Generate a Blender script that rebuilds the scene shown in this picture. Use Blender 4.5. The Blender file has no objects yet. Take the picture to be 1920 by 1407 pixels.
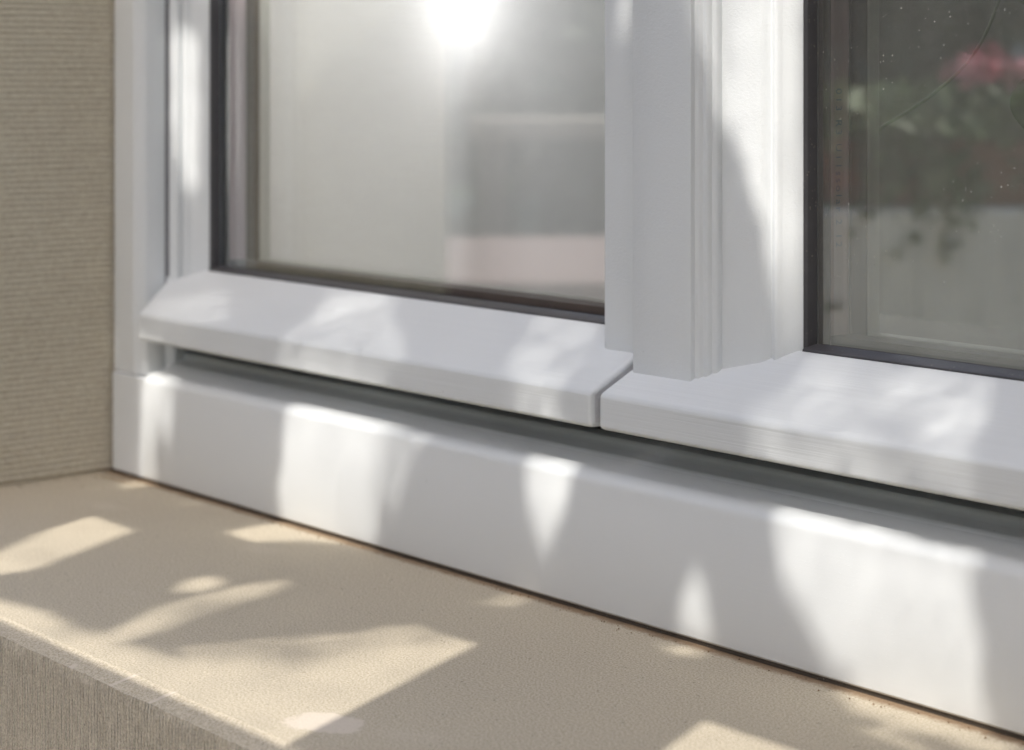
import bpy, bmesh, math, random
import numpy as np
from mathutils import Vector, Matrix
S = bpy.context.scene
COL = S.collection
rad = math.radians

# ------------------------------------------------------------------ camera
TH = math.atan2(4485.0, 3818.0)
CAM = Vector((1.28522, -0.71891, 0.28))
cd = bpy.data.cameras.new('camera'); cam = bpy.data.objects.new('camera', cd); COL.objects.link(cam)
cam.location = CAM
cam.rotation_euler = (rad(90), 0, TH)
cd.sensor_width = 36.0
cd.lens = 36.0 * 3818.0 / 1920.0
cd.shift_x = 0.0
cd.shift_y = -(703.5 - 145.0) / 1920.0
cd.clip_start = 0.02; cd.clip_end = 500
cd.dof.use_dof = True
cd.dof.focus_distance = 0.98
cd.dof.aperture_fstop = 8.5
S.camera = cam

# ------------------------------------------------------------------ sun and sky
SUN_EL = rad(50.0)
TX, TY = -0.385, 0.923                       # horizontal travel of the light
n_ = math.hypot(TX, TY); TX /= n_; TY /= n_
LDIR = Vector((TX * math.cos(SUN_EL), TY * math.cos(SUN_EL), -math.sin(SUN_EL)))   # light travels
W = bpy.data.worlds.new("World"); S.world = W; W.use_nodes = True
wn = W.node_tree.nodes; wl = W.node_tree.links
bg = wn['Background']
sky = wn.new('ShaderNodeTexSky'); sky.sky_type = 'NISHITA'; sky.sun_disc = False
sky.sun_elevation = SUN_EL
sky.sun_rotation = math.atan2(-TX, -TY)
sky.air_density = 1.0; sky.dust_density = 3.0; sky.ozone_density = 0.6
wl.new(sky.outputs[0], bg.inputs['Color'])
bg.inputs['Strength'].default_value = 0.15
sd = bpy.data.lights.new('sun', 'SUN'); sd.energy = 2.0; sd.angle = rad(0.5); sd.color = (1.0, 0.95, 0.88)
sun = bpy.data.objects.new('sun', sd); COL.objects.link(sun)
sun.rotation_euler = LDIR.to_track_quat('-Z', 'Y').to_euler()
sun.location = (2, -4, 5)
S.view_settings.view_transform = 'Standard'
S.view_settings.look = 'None'
S.view_settings.exposure = 1.12
S.view_settings.gamma = 1.0
S.cycles.max_bounces = 10
S.cycles.transparent_max_bounces = 16
S.cycles.caustics_reflective = False
S.cycles.caustics_refractive = False

# ------------------------------------------------------------------ helpers
def tag(o, label=None, cat=None, group=None, kind=None):
    if label: o['label'] = label
    if cat: o['category'] = cat
    if group: o['group'] = group
    if kind: o['kind'] = kind
    return o

def empty(name, loc=(0, 0, 0)):
    o = bpy.data.objects.new(name, None); COL.objects.link(o); o.location = loc
    o.empty_display_size = 0.05
    return o

def link(name, me, mat, parent=None, smooth=False):
    o = bpy.data.objects.new(name, me); COL.objects.link(o)
    if mat: me.materials.append(mat)
    if smooth:
        me.polygons.foreach_set('use_smooth', [True] * len(me.polygons))
    if parent:
        o.parent = parent
        o.matrix_parent_inverse = Matrix.Translation(-Vector(parent.location))
    return o

def bevel(o, w, seg=3, ang=35):
    m = o.modifiers.new('bevel', 'BEVEL'); m.width = w; m.segments = seg
    m.limit_method = 'ANGLE'; m.angle_limit = rad(ang); m.harden_normals = True
    o.data.polygons.foreach_set('use_smooth', [True] * len(o.data.polygons))
    return o

def autosmooth(o, ang=30):
    me = o.data
    me.polygons.foreach_set('use_smooth', [True] * len(me.polygons))
    bm = bmesh.new(); bm.from_mesh(me)
    for e in bm.edges:
        e.smooth = not (len(e.link_faces) == 2 and e.calc_face_angle(0) > rad(ang))
    bm.to_mesh(me); bm.free()
    return o

def box(name, x0, x1, y0, y1, z0, z1, mat, parent=None, bev=0.0):
    v = [(x, y, z) for x in (x0, x1) for y in (y0, y1) for z in (z0, z1)]
    f = [(0, 1, 3, 2), (4, 6, 7, 5), (0, 4, 5, 1), (2, 3, 7, 6), (0, 2, 6, 4), (1, 5, 7, 3)]
    me = bpy.data.meshes.new(name); me.from_pydata(v, [], f); me.update()
    o = link(name, me, mat, parent)
    if bev: bevel(o, bev)
    return o

def clean(me):
    bm = bmesh.new(); bm.from_mesh(me)
    bmesh.ops.recalc_face_normals(bm, faces=bm.faces)
    bm.to_mesh(me); bm.free(); me.update()

def prism_z(name, pts, z0, z1, mat, parent=None, bev=0.0, smooth_ang=None):
    """closed XY outline, extruded in Z"""
    n = len(pts)
    v = [(x, y, z0) for x, y in pts] + [(x, y, z1) for x, y in pts]
    f = [tuple(range(n)), tuple(range(2 * n - 1, n - 1, -1))]
    f += [(i, (i + 1) % n, n + (i + 1) % n, n + i) for i in range(n)]
    me = bpy.data.meshes.new(name); me.from_pydata(v, [], f); clean(me)
    o = link(name, me, mat, parent)
    if bev: bevel(o, bev)
    if smooth_ang: autosmooth(o, smooth_ang)
    return o

def prism_x(name, pts, xl, xr, mat, parent=None, bev=0.0, smooth_ang=None):
    """closed YZ outline, extruded in X; xl / xr may be functions of y"""
    L = xl if callable(xl) else (lambda y: xl)
    Rr = xr if callable(xr) else (lambda y: xr)
    n = len(pts)
    v = [(L(y), y, z) for y, z in pts] + [(Rr(y), y, z) for y, z in pts]
    f = [tuple(range(n)), tuple(range(2 * n - 1, n - 1, -1))]
    f += [(i, (i + 1) % n, n + (i + 1) % n, n + i) for i in range(n)]
    me = bpy.data.meshes.new(name); me.from_pydata(v, [], f); clean(me)
    o = link(name, me, mat, parent)
    if bev: bevel(o, bev)
    if smooth_ang: autosmooth(o, smooth_ang)
    return o

def arc(cx, cy, r, a0, a1, n):
    return [(cx + r * math.cos(rad(a0 + (a1 - a0) * i / n)), cy + r * math.sin(rad(a0 + (a1 - a0) * i / n))) for i in range(n + 1)]

def tube(name, pts, r, mat, parent=None, seg=8):
    pts = [Vector(p) for p in pts]
    rs = r if isinstance(r, (list, tuple)) else [r] * len(pts)
    v = []; f = []
    for i, p in enumerate(pts):
        d = (pts[min(i + 1, len(pts) - 1)] - pts[max(i - 1, 0)]).normalized()
        a = d.orthogonal().normalized(); b = d.cross(a)
        for k in range(seg):
            t = 2 * math.pi * k / seg
            v.append(p + (a * math.cos(t) + b * math.sin(t)) * rs[i])
    for i in range(len(pts) - 1):
        for k in range(seg):
            k2 = (k + 1) % seg
            f.append((i * seg + k, i * seg + k2, (i + 1) * seg + k2, (i + 1) * seg + k))
    f.append(tuple(range(seg))[::-1]); f.append(tuple(range((len(pts) - 1) * seg, len(pts) * seg)))
    me = bpy.data.meshes.new(name); me.from_pydata([tuple(q) for q in v], [], f); clean(me)
    return link(name, me, mat, parent, True)

def lathe(name, prof, loc, mat, parent=None, seg=24, smooth=True):
    v = []; f = []
    for r_, z in prof:
        for k in range(seg):
            t = 2 * math.pi * k / seg
            v.append((loc[0] + r_ * math.cos(t), loc[1] + r_ * math.sin(t), loc[2] + z))
    for i in range(len(prof) - 1):
        for k in range(seg):
            k2 = (k + 1) % seg
            f.append((i * seg + k, i * seg + k2, (i + 1) * seg + k2, (i + 1) * seg + k))
    me = bpy.data.meshes.new(name); me.from_pydata(v, [], f); clean(me)
    return link(name, me, mat, parent, smooth)

# ------------------------------------------------------------------ materials
class NT:
    def __init__(s, name):
        s.m = bpy.data.materials.new(name); s.m.use_nodes = True
        s.t = s.m.node_tree; s.n = s.t.nodes; s.b = s.n['Principled BSDF']; s.out = s.n['Material Output']
    def new(s, ty, **k):
        o = s.n.new(ty)
        for a, b in k.items(): setattr(o, a, b)
        return o
    def l(s, a, b): s.t.links.new(a, b)
    def pos(s, scale=(1, 1, 1)):
        g = s.new('ShaderNodeNewGeometry'); mp = s.new('ShaderNodeMapping'); mp.inputs['Scale'].default_value = scale
        s.l(g.outputs['Position'], mp.inputs['Vector']); return mp.outputs[0]
    def noise(s, vec, scale, detail=4, rough=0.6, dist=0.0):
        o = s.new('ShaderNodeTexNoise'); s.l(vec, o.inputs['Vector'])
        o.inputs['Scale'].default_value = scale; o.inputs['Detail'].default_value = detail
        o.inputs['Roughness'].default_value = rough; o.inputs['Distortion'].default_value = dist
        return o.outputs['Fac']
    def ramp(s, fac, stops):
        o = s.new('ShaderNodeValToRGB'); s.l(fac, o.inputs[0]); e = o.color_ramp.elements
        while len(e) < len(stops): e.new(0.5)
        for i, (p, c) in enumerate(stops):
            e[i].position = p; e[i].color = (c, c, c, 1) if not isinstance(c, tuple) else (*c, 1)
        return o.outputs[0]
    def math(s, op, a, b=None, clamp=False):
        o = s.new('ShaderNodeMath', operation=op); o.use_clamp = clamp
        for i, q in enumerate((a, b)):
            if q is None: continue
            if isinstance(q, (int, float)): o.inputs[i].default_value = q
            else: s.l(q, o.inputs[i])
        return o.outputs[0]
    def mix(s, fac, a, b, blend='MIX'):
        o = s.new('ShaderNodeMix', data_type='RGBA', blend_type=blend)
        if isinstance(fac, (int, float)): o.inputs[0].default_value = fac
        else: s.l(fac, o.inputs[0])
        for i, q in ((6, a), (7, b)):
            if isinstance(q, tuple): o.inputs[i].default_value = (*q, 1)
            else: s.l(q, o.inputs[i])
        return o.outputs[2]
    def bump(s, h, strength, dist, prev=None):
        o = s.new('ShaderNodeBump'); o.inputs['Strength'].default_value = strength; o.inputs['Distance'].default_value = dist
        s.l(h, o.inputs['Height'])
        if prev is not None: s.l(prev, o.inputs['Normal'])
        return o.outputs[0]

def paint(name, mode):
    t = NT(name); base = (0.77, 0.775, 0.79)
    P = t.pos()
    blot = t.noise(P, 9, 3)
    col = t.mix(blot, (0.712, 0.740, 0.748), (0.757, 0.785, 0.793))
    # sparse pinholes / dirt specks
    vo = t.new('ShaderNodeTexVoronoi'); t.l(P, vo.inputs['Vector']); vo.inputs['Scale'].default_value = 55
    spk = t.ramp(vo.outputs['Distance'], [(0.0, 1.0), (0.022, 1.0), (0.03, 0.0)])
    keep = t.math('GREATER_THAN', t.noise(P, 31, 1), 0.60)
    spk = t.math('MULTIPLY', spk, keep)
    col = t.mix(t.math('MULTIPLY', spk, 0.5), col, (0.35, 0.34, 0.32))
    fine = t.noise(P, 1500, 3)
    nrm = t.bump(fine, 0.12, 0.0002)
    if mode == 'rail':       # brushed timber grain running along the rail
        g1 = t.noise(t.pos((6, 520, 520)), 1.0, 5, 0.65, 0.4)
        g2 = t.noise(t.pos((14, 1600, 1600)), 1.0, 3, 0.6)
        nrm = t.bump(g1, 0.42, 0.0007, nrm); nrm = t.bump(g2, 0.2, 0.0002, nrm)
        col = t.mix(t.math('MULTIPLY', g1, 0.20), col, (0.55, 0.57, 0.575))
    elif mode == 'frame':
        g1 = t.noise(t.pos((5, 260, 260)), 1.0, 4, 0.6, 0.3)
        nrm = t.bump(g1, 0.18, 0.0003, nrm)
        sp = t.noise(P, 900, 2, 0.7)
        nrm = t.bump(t.ramp(sp, [(0.62, 0.0), (0.75, 1.0)]), 0.3, 0.0003, nrm)
    elif mode == 'stile':
        pe = t.noise(P, 700, 4, 0.7, 0.5)
        nrm = t.bump(pe, 0.40, 0.0007, nrm)
        g1 = t.noise(t.pos((420, 420, 4)), 1.0, 3)
        nrm = t.bump(g1, 0.12, 0.0003, nrm)
    t.l(col, t.b.inputs['Base Color'])
    t.l(nrm, t.b.inputs['Normal'])
    t.b.inputs['Roughness'].default_value = 0.42
    t.b.inputs['Specular IOR Level'].default_value = 0.45
    return t.m
M_RAIL = paint('white_paint_grain', 'rail')
M_FRAME = paint('white_paint_frame', 'frame')
M_STILE = paint('white_paint_stile', 'stile')

def endgrain():
    t = NT('white_paint_end_grain'); P = t.pos()
    n = t.noise(P, 900, 4, 0.7)
    t.l(t.mix(n, (0.50, 0.50, 0.51), (0.74, 0.74, 0.75)), t.b.inputs['Base Color'])
    t.l(t.bump(n, 0.8, 0.001), t.b.inputs['Normal']); t.b.inputs['Roughness'].default_value = 0.6
    return t.m
M_END = endgrain()

def rubber(name, c, speck=True):
    t = NT(name); P = t.pos()
    col = t.mix(t.noise(P, 60, 3), tuple(q * 0.8 for q in c), tuple(q * 1.25 for q in c))
    if speck:
        v = t.new('ShaderNodeTexVoronoi'); t.l(P, v.inputs['Vector']); v.inputs['Scale'].default_value = 520
        sp = t.ramp(v.outputs['Distance'], [(0.0, 1.0), (0.16, 1.0), (0.24, 0.0)])
        sp = t.math('MULTIPLY', sp, t.ramp(t.noise(P, 140, 3), [(0.5, 0.0), (0.7, 0.8)]))
        col = t.mix(sp, col, (0.32, 0.29, 0.24))
    t.l(col, t.b.inputs['Base Color']); t.b.inputs['Roughness'].default_value = 0.42
    t.l(t.bump(t.noise(P, 900, 3), 0.3, 0.0004), t.b.inputs['Normal'])
    return t.m
M_GASKET = rubber('black_rubber', (0.062, 0.060, 0.064))
M_SEAL = rubber('dark_joint', (0.07, 0.06, 0.05))

def simple(name, c, r=0.5, metal=0.0, var=0.15, sc=40):
    t = NT(name)
    t.l(t.mix(t.noise(t.pos(), sc, 4), tuple(q * (1 - var) for q in c), tuple(min(1, q * (1 + var)) for q in c)), t.b.inputs['Base Color'])
    t.b.inputs['Roughness'].default_value = r; t.b.inputs['Metallic'].default_value = metal
    return t.m

def stone(name, groove=None, marks=False, gain=1.0):
    t = NT(name); P = t.pos()
    big = t.noise(P, 7, 4, 0.6); mid = t.noise(P, 60, 4, 0.65); fine = t.noise(P, 900, 4, 0.75)
    g_ = lambda c: tuple(min(.8, q * gain) for q in c)
    col = t.mix(big, g_((0.465, 0.405, 0.30)), g_((0.575, 0.50, 0.365)))
    col = t.mix(t.math('MULTIPLY', mid, 0.35), col, (0.40, 0.355, 0.285))
    gr = t.ramp(fine, [(0.41, 0.0), (0.59, 1.0)])
    col = t.mix(0.5, col, t.mix(gr, g_((0.27, 0.225, 0.16)), g_((0.70, 0.64, 0.52))))
    # tiny dark pits and light grains
    v = t.new('ShaderNodeTexVoronoi'); t.l(P, v.inputs['Vector']); v.inputs['Scale'].default_value = 260
    pit = t.math('MULTIPLY', t.ramp(v.outputs['Distance'], [(0.0, 1.0), (0.12, 1.0), (0.2, 0.0)]), t.math('GREATER_THAN', t.noise(P, 97, 1), 0.62))
    col = t.mix(t.math('MULTIPLY', pit, 0.55), col, (0.10, 0.085, 0.07))
    nrm = t.bump(fine, 0.55, 0.0007)
    nrm = t.bump(t.noise(P, 260, 4), 0.35, 0.0012, nrm)
    if groove:
        # tooled grooves; axis 'z' = horizontal lines, 'x' = vertical lines
        g = t.new('ShaderNodeNewGeometry'); sp = t.new('ShaderNodeSeparateXYZ'); t.l(g.outputs['Position'], sp.inputs[0])
        q = sp.outputs['Z'] if groove == 'z' else sp.outputs['X']
        scl = (1, 18, 60) if groove == 'z' else (90, 1, 70)
        wob = t.noise(t.pos(scl), 1.0, 4, 0.6)
        per = 0.0041 if groove == 'z' else 0.0027
        ph = t.math('ADD', t.math('MULTIPLY', q, 2 * math.pi / per), t.math('MULTIPLY', wob, 3.6))
        wv = t.math('SINE', ph)
        wv = t.math('MULTIPLY', wv, t.ramp(t.noise(t.pos(tuple(c * 2.3 for c in scl)), 1.0, 4, 0.7), [(0.34, 0.05), (0.60, 1.0)]))
        nrm = t.bump(wv, 0.55 if groove == 'z' else 0.75, 0.0011, nrm)
        dk = t.ramp(wv, [(-0.0, 1.0), (0.35, 0.0)])
        dk2 = t.math('MULTIPLY', t.math('MULTIPLY', wv, -1.0, True), t.noise(P, 220, 3))
        col = t.mix(t.math('MULTIPLY', dk2, 0.50 if groove == 'z' else 0.30, True), col, (0.18, 0.145, 0.10))
    if marks:
        g = t.new('ShaderNodeNewGeometry')
        def spot(x, y, rx, ry, rot, c, soft=0.5, amt=1.0, wob=0.5, ns=120):
            nonlocal col
            m = t.new('ShaderNodeMapping'); m.vector_type = 'TEXTURE'
            m.inputs['Location'].default_value = (x, y, 0); m.inputs['Rotation'].default_value = (0, 0, rot); m.inputs['Scale'].default_value = (rx, ry, 0.5)
            t.l(g.outputs['Position'], m.inputs[0])
            ln = t.new('ShaderNodeVectorMath', operation='LENGTH'); t.l(m.outputs[0], ln.inputs[0])
            d = t.math('ADD', ln.outputs['Value'], t.math('MULTIPLY', t.math('SUBTRACT', t.noise(P, ns, 5, 0.7), 0.5), wob * 2))
            k = t.ramp(d, [(max(0.0, 1.0 - soft) * 0.8, 1.0), (0.8, 0.0)])
            col = t.mix(t.math('MULTIPLY', k, amt), col, c)
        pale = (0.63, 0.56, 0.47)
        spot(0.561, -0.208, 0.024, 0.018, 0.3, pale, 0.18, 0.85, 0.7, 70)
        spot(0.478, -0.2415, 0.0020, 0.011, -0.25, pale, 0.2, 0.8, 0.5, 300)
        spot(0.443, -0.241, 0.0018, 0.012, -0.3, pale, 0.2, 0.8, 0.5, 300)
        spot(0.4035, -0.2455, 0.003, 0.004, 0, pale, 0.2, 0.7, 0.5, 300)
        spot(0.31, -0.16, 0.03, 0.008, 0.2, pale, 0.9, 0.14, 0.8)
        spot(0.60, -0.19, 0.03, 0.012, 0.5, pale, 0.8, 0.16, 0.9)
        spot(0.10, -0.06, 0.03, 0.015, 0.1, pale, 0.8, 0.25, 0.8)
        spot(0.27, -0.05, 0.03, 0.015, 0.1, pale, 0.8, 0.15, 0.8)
        spot(0.03, -0.01, 0.05, 0.006, 0.0, (0.28, 0.17, 0.09), 0.9, 0.6, 0.6)
        sp = t.new('ShaderNodeSeparateXYZ'); t.l(g.outputs['Position'], sp.inputs[0])
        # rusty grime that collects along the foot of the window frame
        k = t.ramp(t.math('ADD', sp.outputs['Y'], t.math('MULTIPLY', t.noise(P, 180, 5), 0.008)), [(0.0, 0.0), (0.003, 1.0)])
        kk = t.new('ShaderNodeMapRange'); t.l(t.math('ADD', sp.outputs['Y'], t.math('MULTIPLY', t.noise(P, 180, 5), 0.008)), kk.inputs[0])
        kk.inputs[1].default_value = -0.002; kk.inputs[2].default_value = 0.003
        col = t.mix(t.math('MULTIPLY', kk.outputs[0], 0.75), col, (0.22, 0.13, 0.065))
    t.l(col, t.b.inputs['Base Color']); t.l(nrm, t.b.inputs['Normal'])
    t.b.inputs['Roughness'].default_value = 0.9; t.b.inputs['Specular IOR Level'].default_value = 0.2
    return t.m
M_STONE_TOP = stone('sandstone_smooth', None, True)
M_STONE_WALL = stone('sandstone_tooled_horizontal', 'z', gain=1.32)
M_STONE_FRONT = stone('sandstone_tooled_vertical', 'x', gain=1.1)

def glass(name, refl, dust):
    t = NT(name); P = t.pos()
    tr = t.new('ShaderNodeBsdfTransparent'); tr.inputs[0].default_value = (0.985, 0.99, 0.985, 1)
    gl = t.new('ShaderNodeBsdfGlossy'); gl.inputs['Roughness'].default_value = 0.0; gl.inputs[0].default_value = (0.95, 0.97, 0.96, 1)
    fr = t.new('ShaderNodeFresnel'); bf = t.new('ShaderNodeNewGeometry')
    t.l(t.math('ADD', 1.5, t.math('MULTIPLY', bf.outputs['Backfacing'], 1 / 1.5 - 1.5)), fr.inputs[0])
    k = t.math('ADD', t.math('MULTIPLY', fr.outputs[0], 1.4), refl, True)
    mx = t.new('ShaderNodeMixShader'); t.l(k, mx.inputs[0]); t.l(tr.outputs[0], mx.inputs[1]); t.l(gl.outputs[0], mx.inputs[2])
    last = mx.outputs[0]
    if dust:
        df = t.new('ShaderNodeBsdfDiffuse'); df.inputs[0].default_value = (0.75, 0.72, 0.66, 1)
        v = t.new('ShaderNodeTexVoronoi'); t.l(P, v.inputs['Vector']); v.inputs['Scale'].default_value = 560
        hs = t.new('ShaderNodeSeparateColor'); t.l(v.outputs['Color'], hs.inputs[0])
        rr = t.math('MULTIPLY', t.math('POWER', hs.outputs[0], 11.0), 0.24)
        sp = t.math('LESS_THAN', v.outputs['Distance'], rr)
        dens = t.ramp(t.noise(P, 14, 3), [(0.44, 0.0), (0.60, 1.0)])
        sp = t.math('MULTIPLY', sp, dens)
        film = t.math('MULTIPLY', t.noise(t.pos((60, 60, 6)), 1.0, 4), 0.17)  # dust film, made stronger to paint a pale haze over the pane
        dk = t.math('ADD', t.math('MULTIPLY', sp, 0.95), film, True)
        m2 = t.new('ShaderNodeMixShader'); t.l(dk, m2.inputs[0]); t.l(last, m2.inputs[1]); t.l(df.outputs[0], m2.inputs[2])
        last = m2.outputs[0]
    t.l(last, t.out.inputs['Surface'])
    return t.m
M_GLASS = glass('window_glass_outer', 0.14, False)
M_GLASS_D = glass('window_glass_outer_dusty', 0.23, True)
M_GLASS_IN = glass('window_glass_inner', 0.03, False)

# ------------------------------------------------------------------ stone setting
SILL_F = -0.2475
sill = empty('window_sill', (0.4, -0.12, 0))
tag(sill, 'sandstone window sill slab with chamfered tooled front edge under the white window', 'window sill')
def sill_mesh():
    # top sheet with gently worn chamfer, chipped front arris
    rnd = random.Random(3)
    xs = [-0.45 + i * 0.0035 for i in range(int(1.85 / 0.0035) + 1)]
    def wob(x, s, k): return s * (math.sin(x * 61 * k) + 0.6 * math.sin(x * 143 * k + 1) + 0.5 * math.sin(x * 377 * k + 2)) / 2.1
    rows = []
    for x in xs:
        ch = max(0, rnd.gauss(0, 0.0006))
        rows.append([(x, 0.06, 0.0), (x, SILL_F + 0.0125 + wob(x, .0005, 1), 0.0), (x, SILL_F + 0.0105 + wob(x, .0005, 1), -0.0006),
                     (x, SILL_F + 0.0004 + ch + wob(x, .0006, 1.3), -0.0034 - ch * 0.6 + wob(x, .0003, 2))])
    v = [p for r_ in rows for p in r_]
    f = []
    for i in range(len(xs) - 1):
        for j in range(3):
            a = i * 4 + j; f.append((a, a + 1, a + 5, a + 4))
    me = bpy.data.meshes.new('sill_top'); me.from_pydata(v, [], f); clean(me)
    o = link('sill_top', me, M_STONE_TOP, sill)
    for p in me.polygons:
        if p.normal.z < 0: me.flip_normals(); break
    autosmooth(o, 12)
    v = []; f = []
    for r_ in rows:
        x, y, z = r_[3]; v += [(x, y, z), (x, SILL_F, z - 0.004), (x, SILL_F, -0.16), (x, 0.06, -0.16)]
    for i in range(len(xs) - 1):
        for j in range(3):
            a = i * 4 + j; f.append((a, a + 1, a + 5, a + 4))
    me = bpy.data.meshes.new('sill_front'); me.from_pydata(v, [], f); clean(me)
    o = link('sill_front', me, M_STONE_FRONT, sill)
    if me.polygons[1].normal.y > 0: me.flip_normals()
sill_mesh()

pier = box('stone_pier', -0.75, -0.0015, -0.212, 0.28, -0.0008, 1.75, M_STONE_WALL, bev=0.004)
tag(pier, 'tooled sandstone reveal wall left of the white window', 'wall')
pier2 = box('stone_pier', 1.075, 1.9, -0.212, 0.28, 0.0015, 1.75, M_STONE_WALL, bev=0.004)
tag(pier2, 'tooled sandstone pier right of the window, beyond the picture edge', 'wall')
lint = box('stone_lintel', -0.75, 1.9, -0.212, 0.28, 1.7525, 2.1, M_STONE_WALL, bev=0.004)
tag(lint, 'sandstone lintel across the top of the window opening', 'lintel')
base = box('stone_wall_base', -0.75, 1.9, -0.20, 0.28, -0.95, -0.1615, M_STONE_WALL)
tag(base, 'sandstone house wall below the window sill slab', 'wall')

def grit():
    rn = random.Random(77); v = []; f = []
    for k in range(190):
        if k < 150: x = rn.uniform(0.0, 0.9); y = -abs(rn.gauss(0, .004)) - .001
        elif k < 200: x = abs(rn.gauss(0, .02)); y = -abs(rn.gauss(0, .05))
        else: x = rn.uniform(0.02, 0.85); y = rn.uniform(-.03, -.002)
        r_ = rn.uniform(.0002, .0007); z = r_ * .5
        b = len(v); v += [(x - r_, y, z), (x, y - r_, z * .8), (x + r_ * .9, y, z), (x, y + r_, z), (x, y, z + r_), (x, y, z - r_ * .7)]
        for a_, b_ in ((0, 1), (1, 2), (2, 3), (3, 0)): f += [(b + a_, b + b_, b + 4), (b + b_, b + a_, b + 5)]
    me = bpy.data.meshes.new('sand_grit'); me.from_pydata(v, [], f); me.update()
    o = link('sand_grit', me, simple('grit_brown', (0.22, 0.15, 0.09), .9, 0, .7, 400)); tag(o, kind='stuff')
grit()

# ------------------------------------------------------------------ window frame
frame = empty('window_frame', (0.5, 0.03, 0.0))
tag(frame, 'white painted fixed timber window frame with rounded bottom rail on the stone sill', 'window frame')
FH = 0.0762
jp = [(0.0015, 0.0030), (0.0270, 0.0030)] + [(0.0275, 0.0016), (0.0300, 0.0008), (0.0318, 0.0012)] + \
     [(0.0390, 0.0058), (0.0402, 0.0075), (0.0404, 0.0200), (0.0404, 0.085), (0.0015, 0.085)]
prism_z('jamb', jp, FH - 0.0040, 1.70, M_STILE, frame, bev=0.0006)
jr = [(1.073 - x, y) for x, y in jp]
prism_z('jamb', jr, FH - 0.0040, 1.70, M_STILE, frame, bev=0.0006)
box('gap_shade', 0.0405, 0.0408, 0.0212, 0.0600, 0.0950, 1.655, simple('gap_shade_grey', (0.20, 0.20, 0.21), .6), frame)  # grey strip painting the shadow of the gap beside the sash
# corner block the jamb stands on
cb = [(0.0030, 0.0035), (0.0018, 0.0060), (0.0015, FH - 0.0060), (0.0030, FH - 0.0045), (0.085, FH - 0.0045), (0.085, 0.0035)]
box('corner_block', 0.0020, 0.0460, 0.0012, 0.085, 0.0022, FH - 0.0046, M_FRAME, frame, bev=0.0012)
# rounded bottom rail
bp = [(0.0010, 0.0022), (0.0000, 0.0040)] + [(0.0000, FH - 0.0085)] + \
     [(0.0085 - 0.0085 * math.cos(rad(a)), FH - 0.0085 + 0.0075 * math.sin(rad(a))) for a in (12, 24, 36, 48, 60, 72, 84)] + \
     [(0.0105, FH - 0.0008), (0.0185, FH + 0.0010), (0.0200, FH + 0.0022), (0.0212, FH + 0.0036), (0.0300, FH + 0.0052), (0.0320, FH + 0.0058), (0.0325, FH + 0.0100), (0.0480, FH + 0.0100), (0.0485, FH + 0.030),
      (0.085, FH + 0.030), (0.085, 0.0022)]
prism_x('bottom_rail', bp, 0.0462, 1.070, M_FRAME, frame, bev=0.0022)
# reveal cheek behind the rounded rail
prism_z('inner_cheek', [(0.0404, 0.0217), (0.0462, 0.0260), (0.0475, 0.034), (0.0404, 0.034)], FH - 0.001, 0.140, M_STILE, frame)
box('top_rail', 0.0406, 1.0324, 0.003, 0.085, 1.66, 1.70, M_FRAME, frame, bev=0.002)

box('recess_shade_strip', 0.0410, 1.032, 0.0440, 0.0478, FH + 0.0103, 0.1085, M_GASKET, frame)  # black strip added to darken the shaded recess under the rails
joint = empty('joint_seal', (0.5, 0.01, 0))
tag(joint, 'thin dark sealing joint between white frame foot and stone sill', 'sealant')
box('seal_strip', -0.0012, 1.074, 0.0024, 0.05, 0.0002, 0.0021, M_SEAL, joint)
box('side_strip', -0.0013, 0.0014, 0.0060, 0.05, 0.0024, 1.70, M_SEAL, joint)

# ------------------------------------------------------------------ sashes
SL = 0.5545                                   # slope of weather rail top
RF, RZ0, RZ1 = -0.0100, 0.0996, 0.1180      # rail front plane and its z range
def rz(y): return RZ1 + SL * (y - RF)
GY = 0.0475                                  # outer face of outer pane
YE = 0.0405                                  # where paint ends at the gasket
M_SPACER = simple('spacer_aluminium', (0.74, 0.60, 0.61), 0.5, 0.0, 0.08, 300)
M_SEAL_IN = simple('butyl_seal', (0.02, 0.02, 0.02), 0.5)
M_BEAD = simple('inner_bead_paint', (0.90, 0.93, 0.88), 0.5, 0, 0.05)
M_PRINT = simple('spacer_print', (0.22, 0.27, 0.48), 0.6)

stile_prof = [(0.5785, 0.0200), (0.5795, 0.0197), (0.5800, 0.0196), (0.5975, 0.0272), (0.5990, 0.0282), (0.6005, 0.0300), (0.6014, 0.0316), (0.6022, 0.0318),
              (0.6028, 0.0312), (0.6036, 0.0306), (0.6048, 0.0306), (0.6060, 0.0315), (0.6068, 0.0330), (0.6074, 0.0339), (0.6143, YE)]
def gasket_frame(sash, x0, x1, gw):
    # four rubber strips: wedge between the paint edge and the pane
    z0 = rz(YE)
    d = 0.0036
    prism_z('gasket', [(x0, YE + .0004), (x0 + d * .55, YE + .0012), (x0 + d, GY - 0.0003), (x0 - .004, GY - 0.0003), (x0 - .004, YE + .0004)], z0 - 0.002, 1.62, M_GASKET, sash, bev=0.0003)
    prism_z('gasket', [(x1, YE + .0004), (x1 - d * .55, YE + .0012), (x1 - d, GY - 0.0003), (x1 + .004, GY - 0.0003), (x1 + .004, YE + .0004)], z0 - 0.002, 1.62, M_GASKET, sash, bev=0.0003)
    prism_x('gasket', [(YE - .0012, z0 - .004), (YE - .0010, z0 + .0000), (YE + .0016, z0 + .0014), (GY - .0006, z0 + .0026), (GY - .0006, z0 - .006)],
            x0 + 0.0004, x1 - 0.0004, M_GASKET, sash, bev=0.0003)

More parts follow.
